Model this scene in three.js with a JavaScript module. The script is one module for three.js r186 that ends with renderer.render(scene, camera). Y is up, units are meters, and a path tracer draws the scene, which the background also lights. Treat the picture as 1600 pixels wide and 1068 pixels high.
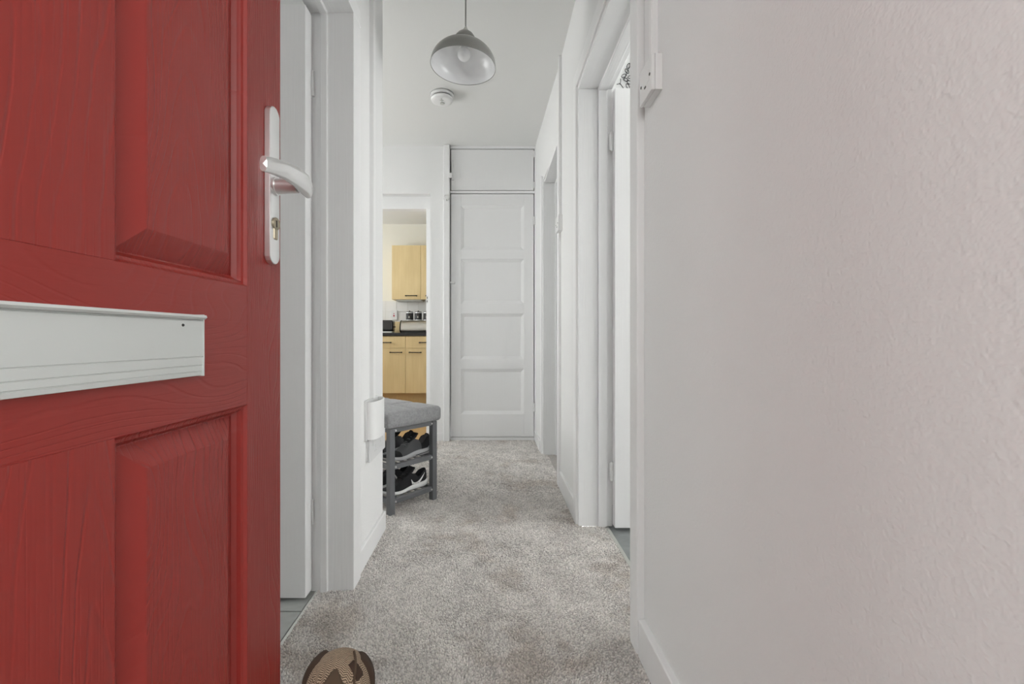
import * as THREE from 'three';
import { RoundedBoxGeometry } from 'three/addons/geometries/RoundedBoxGeometry.js';
import { RectAreaLightUniformsLib } from 'three/addons/lights/RectAreaLightUniformsLib.js';
import { mergeGeometries, mergeVertices, toCreasedNormals } from 'three/addons/utils/BufferGeometryUtils.js';

// ---------------------------------------------------------------- camera, sky, exposure
// World: x to the right, y up, the hall runs away from the camera along -z (depth d = -z, metres).
const scene = new THREE.Scene();
const W = 1600, H = 1068, F = 700, VX = 768, VY = 527, EYE = 0.839;
const camera = new THREE.PerspectiveCamera(2 * Math.atan(H / 2 / F) * 180 / Math.PI, W / H, 0.02, 60);
camera.position.set(0, EYE, 0);
camera.lookAt(0, EYE, -5);
camera.setViewOffset(W, H, W / 2 - VX, H / 2 - VY, W, H);       // lens shift of the corrected photograph
RectAreaLightUniformsLib.init();
scene.background = new THREE.Color(0.985, 1.0, 0.985);            // even overcast sky
scene.backgroundIntensity = 0.65;
const DAYLIGHT = 0.16;                                            // what each window's own daylight panel adds to the sky seen through it
const renderer = new THREE.WebGLRenderer({ antialias: true });
renderer.setSize(W, H);
renderer.toneMapping = THREE.LinearToneMapping;
renderer.toneMappingExposure = 8.5;
renderer.shadowMap.enabled = true;

// ---------------------------------------------------------------- helpers
let seed = 7;
const rnd = () => { seed = (seed + 0x6d2b79f5) | 0; let t = Math.imul(seed ^ (seed >>> 15), 1 | seed); t = (t + Math.imul(t ^ (t >>> 7), 61 | t)) ^ t; return ((t ^ (t >>> 14)) >>> 0) / 4294967296; };
const used = {};
function numbered(name) { const n = used[name] = (used[name] ?? -1) + 1; return n ? `${name}_${String(n).padStart(3, '0')}` : name; }
function uvBox(g) {                                                // uv in metres, by the main direction of each face
  g = g.index ? g.toNonIndexed() : g;
  const p = g.attributes.position, uv = new Float32Array(p.count * 2), a = new THREE.Vector3(), b = new THREE.Vector3(), c = new THREE.Vector3();
  for (let i = 0; i < p.count; i += 3) {
    a.fromBufferAttribute(p, i); b.fromBufferAttribute(p, i + 1).sub(a); c.fromBufferAttribute(p, i + 2).sub(a); b.cross(c);
    const x = Math.abs(b.x), y = Math.abs(b.y), z = Math.abs(b.z);
    for (let k = 0; k < 3; k++) {
      const X = p.getX(i + k), Y = p.getY(i + k), Z = p.getZ(i + k);
      const [u, v] = x >= y && x >= z ? [Z, Y] : y >= z ? [X, Z] : [X, Y];
      uv[(i + k) * 2] = u; uv[(i + k) * 2 + 1] = v;
    }
  }
  g.setAttribute('uv', new THREE.BufferAttribute(uv, 2));
  for (const k of Object.keys(g.attributes)) if (!['position', 'normal', 'uv'].includes(k)) g.deleteAttribute(k);
  return g;
}
const merge = (list) => mergeGeometries(list.map((g) => (g.index ? g.toNonIndexed() : g)).map((g) => { for (const k of Object.keys(g.attributes)) if (!['position', 'normal', 'uv'].includes(k)) g.deleteAttribute(k); return g; }), false);
// box from x0..x1, y0..y1, depth d0..d1 (z = -d); r rounds its edges
function bx(x0, x1, y0, y1, d0, d1, r = 0) {
  const w = x1 - x0, h = y1 - y0, t = d1 - d0;
  const g = r ? new RoundedBoxGeometry(w, h, t, 2, r) : new THREE.BoxGeometry(w, h, t);
  g.translate((x0 + x1) / 2, (y0 + y1) / 2, -(d0 + d1) / 2);
  return uvBox(g);
}
// the same in a thing's own axes (z0..z1)
function lb(x0, x1, y0, y1, z0, z1, r = 0) { return bx(x0, x1, y0, y1, -z1, -z0, r); }
function plan(pts, y0, y1) {                                       // outline in x and depth, raised from y0 to y1
  return uvBox(new THREE.ExtrudeGeometry(new THREE.Shape(pts.map(([x, d]) => new THREE.Vector2(x, d))), { depth: y1 - y0, bevelEnabled: false }).rotateX(-Math.PI / 2).translate(0, y0, 0));
}
function cyl(r0, r1, h, seg = 24) { return new THREE.CylinderGeometry(r0, r1, h, seg); }
function extrude(points, len, bevel = 0, seg = 2) {                // outline in x,y pushed along z from 0 to len
  const s = !Array.isArray(points) ? points : new THREE.Shape(points.map(([x, y]) => new THREE.Vector2(x, y)));
  return uvBox(new THREE.ExtrudeGeometry(s, { depth: len - 2 * bevel, bevelEnabled: bevel > 0, bevelSize: bevel, bevelThickness: bevel, bevelOffset: -bevel, bevelSegments: seg, curveSegments: 20 }).translate(0, 0, bevel));
}
function tube(pts, r, seg = 40, rs = 8, closed = false) { return new THREE.TubeGeometry(new THREE.CatmullRomCurve3(pts.map((p) => new THREE.Vector3(...p)), closed), seg, r, rs, closed); }
function smooth(g, angle = 0.6) { return toCreasedNormals(g, angle); }
function mesh(name, geo, mat, parent, label) {
  const m = new THREE.Mesh(Array.isArray(geo) ? merge(geo) : geo, mat);
  m.name = parent === scene ? numbered(name) : childName(name, parent); m.castShadow = m.receiveShadow = true; parent.add(m);
  if (label) m.userData.label = label;
  return m;
}
function childName(name, parent) { const n = parent.children.filter((c) => c.name === name || c.name.startsWith(name + '_0')).length; return n ? `${name}_${String(n).padStart(3, '0')}` : name; }
function thing(name, label, category, [x, y, d] = [0, 0, 0], turn = 0, group) {
  const o = new THREE.Group(); o.name = numbered(name); o.position.set(x, y, -d); o.rotation.y = turn; scene.add(o);
  o.userData = { label, category }; if (group) o.userData.group = group;
  return o;
}
function struct(name, geo, mat, label) { const m = mesh(name, geo, mat, scene); m.userData.kind = 'structure'; if (label) m.userData.label = label; return m; }
function structGroup(name, label, at = [0, 0, 0], turn = 0) {
  const o = new THREE.Group(); o.name = numbered(name); o.position.set(at[0], at[1], -at[2]); o.rotation.y = turn; scene.add(o);
  o.userData = { kind: 'structure', label }; return o;
}
function at(g, x, y, z) { return g.translate(x, y, z); }

// ---------------------------------------------------------------- textures (relief and grain only)
function hash(x, y, s) { let h = Math.imul(x, 374761393) ^ Math.imul(y, 668265263) ^ Math.imul(s, 2147483647 - 58); h = Math.imul(h ^ (h >>> 13), 1274126177); return ((h ^ (h >>> 16)) >>> 0) / 4294967296; }
function vnoise(u, v, nx, ny, s) {                                 // tileable value noise, u,v in 0..1, nx by ny cells
  const x = u * nx, y = v * ny, ix = Math.floor(x), iy = Math.floor(y), fx = x - ix, fy = y - iy, sx = fx * fx * (3 - 2 * fx), sy = fy * fy * (3 - 2 * fy);
  const m = (a, n) => ((a % n) + n) % n, c = (i, j) => hash(m(ix + i, nx), m(iy + j, ny), s);
  return (c(0, 0) * (1 - sx) + c(1, 0) * sx) * (1 - sy) + (c(0, 1) * (1 - sx) + c(1, 1) * sx) * sy;
}
function texture(n, m, f, rx = 1, ry = 1, srgb = false) {
  const data = new Uint8Array(n * m * 4);
  for (let j = 0; j < m; j++) for (let i = 0; i < n; i++) {
    const c = f((i + 0.5) / n, (j + 0.5) / m), o = (j * n + i) * 4, a = Array.isArray(c) ? c : [c, c, c];
    for (let k = 0; k < 3; k++) data[o + k] = Math.max(0, Math.min(255, Math.round(a[k] * 255)));
    data[o + 3] = 255;
  }
  const t = new THREE.DataTexture(data, n, m); t.wrapS = t.wrapT = THREE.RepeatWrapping; t.magFilter = THREE.LinearFilter; t.minFilter = THREE.LinearMipmapLinearFilter; t.generateMipmaps = true;
  if (srgb) t.colorSpace = THREE.SRGBColorSpace;
  t.repeat.set(rx, ry); t.needsUpdate = true; return t;
}
const ss = (a, b, x) => { const t = Math.max(0, Math.min(1, (x - a) / (b - a))); return t * t * (3 - 2 * t); };
const wallBump = texture(512, 512, (u, v) => 0.5 * vnoise(u, v, 90, 90, 1) + 0.4 * vnoise(u, v, 180, 180, 2) + 0.1 * vnoise(u, v, 30, 30, 3), 2.6, 2.6);
const paintBump = texture(256, 512, (u, v) => 0.6 * vnoise(u, v, 90, 5, 4) + 0.25 * vnoise(u, v, 12, 4, 5) + 0.15 * vnoise(u, v, 40, 40, 6), 3, 1.2);
// embossed oak grain: wavy raised lines and fine pores; u across, v along the grain
function grain(lines, amp, s) {
  return texture(1024, 1024, (u, v) => {
    const w = amp * (vnoise(u, v, 3, 2, s) - 0.5) + amp * 0.35 * (vnoise(u, v, 7, 5, s + 1) - 0.5) + 0.16 * vnoise(u, v, 30, 26, s + 2);
    const p = lines * u + w, f = p - Math.floor(p), strength = 0.55 + 0.45 * ss(0.3, 0.7, vnoise(u, v, 6, 3, s + 3));
    const groove = 1 - ss(0.0, 0.12, f) * (1 - ss(0.82, 1.0, f));
    return 0.8 - 0.6 * groove * strength - 0.25 * Math.pow(vnoise(u, v, 220, 9, s + 4), 3);
  });
}
const grainWide = grain(14, 9, 11), grainFine = grain(34, 14, 21);
const withRepeat = (t, x, y, rot = 0) => { const c = t.clone(); c.repeat.set(x, y); c.rotation = rot; c.needsUpdate = true; return c; };
const woodMap = texture(512, 512, (u, v) => { const f = 0.3 * vnoise(u, v, 60, 3, 31) + 0.5 * vnoise(u, v, 9, 4, 32) + 0.2 * vnoise(u, v, 120, 10, 33); return [0.84 + 0.06 * f, 0.745 + 0.07 * f, 0.55 + 0.08 * f]; }, 1.6, 1.2, true);
const carpetMap = texture(1024, 1024, (u, v) => { const f = 0.5 * vnoise(u, v, 9, 9, 41) + 0.5 * vnoise(u, v, 260, 260, 42); return [0.62 + 0.14 * f, 0.60 + 0.14 * f, 0.58 + 0.145 * f]; }, 0.8, 0.8, true);
const carpetBump = texture(512, 512, (u, v) => vnoise(u, v, 128, 128, 43), 2, 2);
const herring = texture(256, 256, (u, v) => {                       // herringbone tweed
  const n = 16, x = u * n, y = v * n * 2, k = Math.floor(x) % 2, f = (y + (k ? 1 : -1) * (x - Math.floor(x)) * 1.0) % 1, g = ((f + 2) % 1) < 0.5 ? 1 : 0, nn = vnoise(u, v, 80, 80, 51);
  return g ? [0.68 + 0.14 * nn, 0.61 + 0.12 * nn, 0.53 + 0.1 * nn] : [0.33 + 0.1 * nn, 0.27 + 0.09 * nn, 0.22 + 0.07 * nn];
}, 11, 11, true);
const feltMap = texture(256, 256, (u, v) => { const f = 0.6 * vnoise(u, v, 120, 120, 61) + 0.4 * vnoise(u, v, 30, 30, 62); return [0.52 + 0.15 * f, 0.52 + 0.15 * f, 0.525 + 0.15 * f]; }, 4, 4, true);
const tileMap = texture(256, 256, (u, v) => { const f = 0.5 * vnoise(u, v, 5, 9, 71) + 0.5 * vnoise(u, v, 40, 60, 72); return [0.61 + 0.1 * f, 0.62 + 0.1 * f, 0.61 + 0.1 * f]; }, 1.5, 1.5, true);

// ---------------------------------------------------------------- materials
const S = (o) => new THREE.MeshStandardMaterial(o), P = (o) => new THREE.MeshPhysicalMaterial(o);
const rgb = (r, g, b) => new THREE.Color().setRGB(r, g, b);
const M = {
  wall: S({ color: rgb(0.80, 0.80, 0.795), roughness: 0.85, bumpMap: wallBump, bumpScale: 0.0006 }),
  ceiling: S({ color: rgb(0.78, 0.78, 0.765), roughness: 0.95 }),
  trim: S({ color: rgb(0.82, 0.82, 0.82), roughness: 0.4, bumpMap: paintBump, bumpScale: 0.0005 }),
  plastic: S({ color: rgb(0.82, 0.82, 0.815), roughness: 0.35 }),
  dull: S({ color: rgb(0.62, 0.63, 0.60), roughness: 0.6 }),
  strip: S({ color: rgb(0.42, 0.42, 0.39), roughness: 0.5 }),
  dull2: S({ color: rgb(0.70, 0.70, 0.70), roughness: 0.4 }),
  dark: S({ color: rgb(0.03, 0.03, 0.03), roughness: 0.6 }),
  gap: S({ color: rgb(0.12, 0.12, 0.11), roughness: 0.9 }),
  carpet: S({ map: carpetMap, roughness: 1, bumpMap: carpetBump, bumpScale: 0.004 }),
  red: P({ color: rgb(0.30, 0.023, 0.0165), roughness: 0.42, bumpMap: withRepeat(grainWide, 3.2, 1.1), bumpScale: 0.0009, clearcoat: 0.15, clearcoatRoughness: 0.4 }),
  redFine: P({ color: rgb(0.30, 0.023, 0.0165), roughness: 0.42, bumpMap: withRepeat(grainFine, 3.4, 1.5), bumpScale: 0.0012, clearcoat: 0.15, clearcoatRoughness: 0.4 }),
  redRail: P({ color: rgb(0.30, 0.023, 0.0165), roughness: 0.42, bumpMap: withRepeat(grainFine, 3.0, 1.4, Math.PI / 2), bumpScale: 0.0006, clearcoat: 0.15, clearcoatRoughness: 0.4 }),
  satin: S({ color: rgb(0.82, 0.82, 0.82), roughness: 0.33, metalness: 0.85 }),
  plate: S({ color: rgb(0.68, 0.71, 0.695), roughness: 0.4, metalness: 0.15 }),
  steel: S({ color: rgb(0.62, 0.60, 0.56), roughness: 0.28, metalness: 1 }),
  brass: S({ color: rgb(0.45, 0.40, 0.30), roughness: 0.35, metalness: 0.9 }),
  greyMetal: S({ color: rgb(0.165, 0.17, 0.18), roughness: 0.38, metalness: 0.3 }),
  felt: P({ map: feltMap, roughness: 1, sheen: 0.7, sheenRoughness: 0.45, sheenColor: rgb(0.6, 0.6, 0.6) }),
  lampGrey: P({ color: rgb(0.24, 0.24, 0.225), roughness: 0.3, clearcoat: 0.5, clearcoatRoughness: 0.2 }),
  lampWhite: P({ color: rgb(0.85, 0.85, 0.86), roughness: 0.25, clearcoat: 0.4, side: THREE.DoubleSide }),
  wood: S({ map: woodMap, roughness: 0.5 }),
  woodPlinth: S({ map: woodMap, color: rgb(0.75, 0.68, 0.6), roughness: 0.55 }),
  woodFloor: S({ map: woodMap, color: rgb(0.62, 0.5, 0.4), roughness: 0.45 }),
  worktop: S({ color: rgb(0.018, 0.018, 0.02), roughness: 0.35 }),
  cream: S({ color: rgb(0.84, 0.82, 0.74), roughness: 0.9 }),
  kitchenTile: P({ color: rgb(0.82, 0.81, 0.79), roughness: 0.2 }),
  grout: S({ color: rgb(0.6, 0.58, 0.54), roughness: 1 }),
  black: P({ color: rgb(0.013, 0.013, 0.015), roughness: 0.25, clearcoat: 0.4 }),
  blackSatin: S({ color: rgb(0.012, 0.012, 0.014), roughness: 0.45 }),
  blackFabric: S({ color: rgb(0.012, 0.012, 0.014), roughness: 0.9 }),
  greyFabric: S({ color: rgb(0.085, 0.086, 0.09), roughness: 0.95 }),
  soleGrey: S({ color: rgb(0.42, 0.42, 0.43), roughness: 0.7 }),
  soleWhite: S({ color: rgb(0.78, 0.78, 0.77), roughness: 0.6 }),
  beige: S({ color: rgb(0.5, 0.36, 0.22), roughness: 0.9 }),
  tweed: S({ map: herring, roughness: 1 }),
  suede: S({ color: rgb(0.06, 0.036, 0.024), roughness: 0.95 }),
  suedeLight: S({ color: rgb(0.105, 0.07, 0.045), roughness: 0.95 }),
  tile: S({ map: tileMap, roughness: 0.45 }),
  vinyl: S({ map: tileMap, color: rgb(0.55, 0.56, 0.58), roughness: 0.5 }),
  redDot: S({ color: rgb(0.5, 0.03, 0.06), roughness: 0.4 }),
  glass: P({ color: rgb(1, 1, 1), roughness: 0.02, transmission: 1, thickness: 0, ior: 1.5 }),
  concrete: S({ color: rgb(0.34, 0.33, 0.32), roughness: 0.95 }),
};

// ---------------------------------------------------------------- the shell
const CEIL = 2.398;
// floors
struct('floor', [bx(-0.474, 0.40, -0.05, 0, 0.0, 3.70), bx(-2.4, -0.474, -0.05, 0, 1.95, 3.65), bx(-0.57, -0.474, -0.05, 0, 0.72, 1.482), bx(0.40, 0.507, -0.05, 0, 1.25, 1.991), bx(0.40, 0.52, -0.05, 0, 2.576, 3.209)], M.carpet, 'worn grey-beige carpet running the length of the hall');
{
  const f = struct('floor_left_room', bx(-3.0, -0.57, -0.06, -0.008, 0.0, 1.83), M.grout, 'grey tiled floor seen under the left white door');
  for (const [x0, x1] of [[-0.9, -0.585], [-1.22, -0.904], [-1.54, -1.224]]) for (const [d0, d1] of [[0.42, 0.728], [0.732, 1.038], [1.042, 1.376], [1.38, 1.69]])
    mesh('tile', bx(x0, x1, -0.02, -0.002, d0, d1, 0.0015), M.tile, f);
}
struct('floor_right_room', bx(0.507, 2.8, -0.06, -0.004, 0.0, 2.25), M.vinyl, 'dark grey vinyl floor beyond the right doorway');
struct('floor_far_right_room', bx(0.52, 2.8, -0.06, -0.004, 2.35, 4.2), M.vinyl);
struct('floor_kitchen', bx(-2.6, -0.36, -0.06, -0.002, 3.65, 6.16), M.woodFloor, 'tan wood-effect kitchen floor');
struct('floor_landing', bx(-1.5, 1.5, -0.08, -0.02, -2.0, 0.0), M.concrete);
// ceiling
struct('ceiling', bx(-3.2, 3.0, CEIL, CEIL + 0.12, -0.32, 6.3), M.ceiling, 'plain white hall ceiling');
struct('ceiling_landing', bx(-1.6, 1.6, CEIL, CEIL + 0.12, -2.0, -0.32), M.ceiling);
// hall, right side: doorway 1 at d 1.25..1.991, doorway 2 at d 2.576..3.209
struct('wall_right', [
  bx(0.403, 0.535, 0, CEIL, -0.18, 1.235), bx(0.388, 0.535, 1.964, CEIL, 1.235, 2.006), bx(0.388, 0.535, 0, CEIL, 2.006, 2.56),
  plan([[0.388, 2.56], [0.3695, 3.209], [0.50, 3.209], [0.50, 2.56]], 1.964, CEIL), plan([[0.3695, 3.209], [0.357, 3.65], [0.357, 3.72], [0.50, 3.72], [0.50, 3.209]], 0, CEIL)], M.wall, 'white right wall of the hall with two doorways');
// hall, left side: doorway at d 0.72..1.482, then the corner where the lobby opens
struct('wall_left', [bx(-0.614, -0.474, 0, CEIL, -0.05, 0.72), bx(-0.614, -0.474, 1.932, CEIL, 0.72, 1.497), bx(-0.614, -0.474, 0, CEIL, 1.497, 1.95), bx(-3.0, -0.614, 0, CEIL, 1.83, 1.95)], M.wall, 'white left wall stub between the left doorway and the lobby');
// end wall with the kitchen opening
struct('wall_end', [bx(-2.5, -1.26, 0, CEIL, 3.65, 3.80), bx(-1.26, -0.50, 2.01, CEIL, 3.65, 3.80), bx(-0.50, -0.385, 0, CEIL, 3.65, 3.80)], M.wall, 'white end wall beside the kitchen doorway');
struct('wall_behind_cupboard', [bx(-0.385, 0.40, 0, CEIL, 4.15, 4.25), bx(-0.40, -0.36, 0, CEIL, 3.80, 6.2), bx(0.362, 0.50, 0, CEIL, 3.72, 4.25)], M.wall);
// the front wall round the entrance (behind the camera)
struct('wall_entrance', [bx(-3.0, -0.42, 0, CEIL, -0.18, -0.05), bx(-0.42, 0.403, 2.06, CEIL, -0.18, -0.05), bx(0.535, 2.8, 0, CEIL, -0.18, -0.02)], M.wall);
struct('trim_1', [bx(-0.42, -0.372, 0, 2.06, -0.13, -0.05, 0.004), bx(0.356, 0.398, 0, 2.06, -0.13, -0.05, 0.004), bx(-0.42, 0.398, 2.012, 2.06, -0.13, -0.05, 0.004)], M.trim, 'white front door frame');
// side rooms: outer walls with window openings
let windows = 0;
function windowWall(name, axis, pos, thick, a0, a1, w0, w1, y0, y1, mat = M.wall) {   // axis 'x': wall at x = pos, running in depth; 'd': wall at depth pos, running in x
  const q = (p0, p1, b0, b1) => (axis === 'x' ? bx(pos, pos + thick, b0, b1, p0, p1) : bx(p0, p1, b0, b1, pos, pos + thick));
  struct(name, [q(a0, w0, 0, CEIL), q(w1, a1, 0, CEIL), q(w0, w1, 0, y0), q(w0, w1, y1, CEIL)], mat);
  const g = structGroup('window_' + (++windows), 'white framed window'), f = (p0, p1, b0, b1, t0, t1, r = 0.004) => (axis === 'x' ? bx(pos + t0, pos + t1, b0, b1, p0, p1, r) : bx(p0, p1, b0, b1, pos + t0, pos + t1, r));
  const t = thick / 2, m = (w0 + w1) / 2;
  mesh('window_frame', [f(w0, w0 + 0.05, y0, y1, t - 0.03, t + 0.03), f(w1 - 0.05, w1, y0, y1, t - 0.03, t + 0.03), f(w0, w1, y0, y0 + 0.05, t - 0.03, t + 0.03), f(w0, w1, y1 - 0.05, y1, t - 0.03, t + 0.03), f(m - 0.025, m + 0.025, y0, y1, t - 0.03, t + 0.03)], M.plastic, g);
  mesh('pane', f(w0 + 0.05, m - 0.025, y0 + 0.05, y1 - 0.05, t - 0.002, t + 0.002, 0), M.glass, g);
  const glow = new THREE.RectAreaLight(new THREE.Color(0.985, 1.0, 0.985), DAYLIGHT, w1 - w0 - 0.1, y1 - y0 - 0.1);   // daylight entering at the pane
  const in_ = pos > 0 ? -0.012 : thick + 0.012;
  glow.position.set(axis === 'x' ? pos + in_ : m, (y0 + y1) / 2, axis === 'x' ? -m : -(pos + in_)); glow.lookAt(axis === 'x' ? (pos > 0 ? -9 : 9) : m, (y0 + y1) / 2, -m); glow.name = 'window_daylight'; scene.add(glow);
  mesh('pane', f(m + 0.025, w1 - 0.05, y0 + 0.05, y1 - 0.05, t - 0.002, t + 0.002, 0), M.glass, g);
}
windowWall('wall_right_room', 'x', 2.8, 0.2, -0.30, 2.35, 0.3, 2.1, 0.45, 2.25);
windowWall('wall_far_right_room', 'x', 2.8, 0.2, 2.35, 4.25, 2.6, 3.9, 0.95, 2.15);
windowWall('wall_left_room', 'x', -3.2, 0.2, -0.30, 1.95, 0.4, 1.5, 1.1, 2.1);
windowWall('wall_lobby', 'x', -2.6, 0.2, 1.95, 3.65, 2.15, 3.4, 0.58, 2.2);
windowWall('wall_kitchen_left', 'x', -2.8, 0.2, 3.65, 6.3, 4.1, 5.6, 1.0, 2.2, M.cream);
struct('wall_between_right_rooms', bx(0.535, 2.8, 0, CEIL, 2.25, 2.35), M.wall);
struct('wall_far_right_end', bx(0.50, 2.8, 0, CEIL, 4.15, 4.25), M.wall);
// landing outside the front door: a covered walkway, open above its parapet
struct('wall_landing', [bx(-1.6, -1.5, -0.08, 1.0, -2.0, -0.18), bx(1.5, 1.6, -0.08, 1.0, -2.0, -0.18), bx(-1.6, 1.6, -0.08, 1.35, -2.1, -2.0), bx(-1.6, -1.5, 1.0, CEIL, -2.1, -1.95), bx(1.5, 1.6, 1.0, CEIL, -2.1, -1.95)], M.concrete);

// ---------------------------------------------------------------- trims of the hall
const tr = (n, list, label) => struct('trim_' + n, list, M.trim, label);
// left doorway: lining, stop, architrave
tr(2, [bx(-0.602, -0.4555, 0, 1.913, 1.482, 1.5, 0.002), bx(-0.563, -0.54, 0, 1.913, 1.469, 1.485, 0.002), bx(-0.602, -0.4555, 1.913, 1.935, 0.74, 1.5, 0.002), bx(-0.563, -0.54, 1.90, 1.916, 0.74, 1.48, 0.002), bx(-0.602, -0.4555, 0, 1.935, 0.718, 0.738, 0.002)], 'white painted lining of the left doorway');
tr(3, [bx(-0.476, -0.456, 0, 1.916, 1.483, 1.565, 0.004), bx(-0.476, -0.456, 1.916, 1.975, 0.66, 1.565, 0.004)], 'white architrave of the left doorway');
// right doorway
tr(4, [bx(0.386, 0.537, 0, 1.943, 1.991, 2.01, 0.002), bx(0.472, 0.512, 0, 1.943, 1.977, 1.993, 0.003), bx(0.386, 0.537, 1.943, 1.967, 1.235, 2.01, 0.002), bx(0.472, 0.512, 1.929, 1.946, 1.25, 1.985, 0.003), bx(0.386, 0.537, 0, 1.967, 1.232, 1.25, 0.002)], 'white painted lining of the near right doorway');
tr(5, [bx(0.383, 0.405, 0, 2.03, 1.18, 1.24, 0.004), bx(0.376, 0.392, 0, 1.962, 2.006, 2.065, 0.004), bx(0.377, 0.40, 1.962, 2.03, 1.238, 2.065, 0.004)], 'white architrave of the near right doorway');
// far right doorway
tr(6, [bx(0.368, 0.50, 0, 1.948, 3.205, 3.225, 0.002), bx(0.455, 0.475, 0, 1.948, 3.19, 3.207, 0.002), bx(0.378, 0.50, 1.948, 1.967, 2.57, 3.22, 0.002), bx(0.455, 0.475, 1.934, 1.95, 2.58, 3.2, 0.002), bx(0.376, 0.50, 0, 1.967, 2.558, 2.576, 0.002)], 'white painted lining of the far right doorway');
tr(7, [bx(0.374, 0.392, 0, 2.0, 2.50, 2.56, 0.004), bx(0.357, 0.372, 0, 2.0, 3.222, 3.285, 0.004)], 'white architrave of the far right doorway');
// skirting boards
const skirt = (n, list, label) => struct('baseboard_' + n, list, M.trim, label);
skirt('right', [bx(0.385, 0.405, 0, 0.1, 0.0, 1.178, 0.004)], 'white skirting board along the near right wall');
skirt('right_pier', [bx(0.376, 0.39, 0, 0.095, 2.066, 2.50, 0.004)], 'white skirting board between the two right doorways');
skirt('right_far', [bx(0.35, 0.364, 0, 0.08, 3.286, 3.65, 0.004)]);
skirt('left', [bx(-0.476, -0.462, 0, 0.082, 1.566, 1.963, 0.004), bx(-2.38, -0.463, 0, 0.082, 1.949, 1.963, 0.004)], 'white skirting board on the left wall stub');
skirt('end', [bx(-0.498, -0.39, 0, 0.06, 3.636, 3.651, 0.004)], 'white skirting board between kitchen doorway and cupboard');
// carpet edge strips
struct('trim_8', bx(-0.579, -0.570, -0.004, 0.004, 0.74, 1.482, 0.002), M.dull, 'metal carpet edge strip in the left doorway');
struct('trim_9', bx(0.502, 0.517, -0.004, 0.005, 1.25, 1.985, 0.002), M.strip, 'pale carpet edge strip in the near right doorway');
// kitchen door frame, set back in the opening
struct('trim_10', [bx(-0.542, -0.499, 0, 1.905, 3.72, 3.79, 0.002), bx(-1.261, -1.22, 0, 1.905, 3.72, 3.79, 0.002), bx(-1.261, -0.499, 1.905, 2.011, 3.72, 3.79, 0.002)], M.trim, 'white frame of the kitchen doorway');
{ const k = thing('strike_plate', 'small dark latch keep on the kitchen door frame', 'latch', [-0.535, 1.155, 3.72]);
  mesh('plate', lb(-0.003, 0.006, -0.03, 0.03, 0, 0.002, 0.0008), M.dull, k); mesh('latch_hole', [lb(-0.001, 0.005, 0.006, 0.022, 0.0015, 0.003), lb(-0.001, 0.004, -0.022, -0.008, 0.0015, 0.003)], M.dark, k); }

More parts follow.
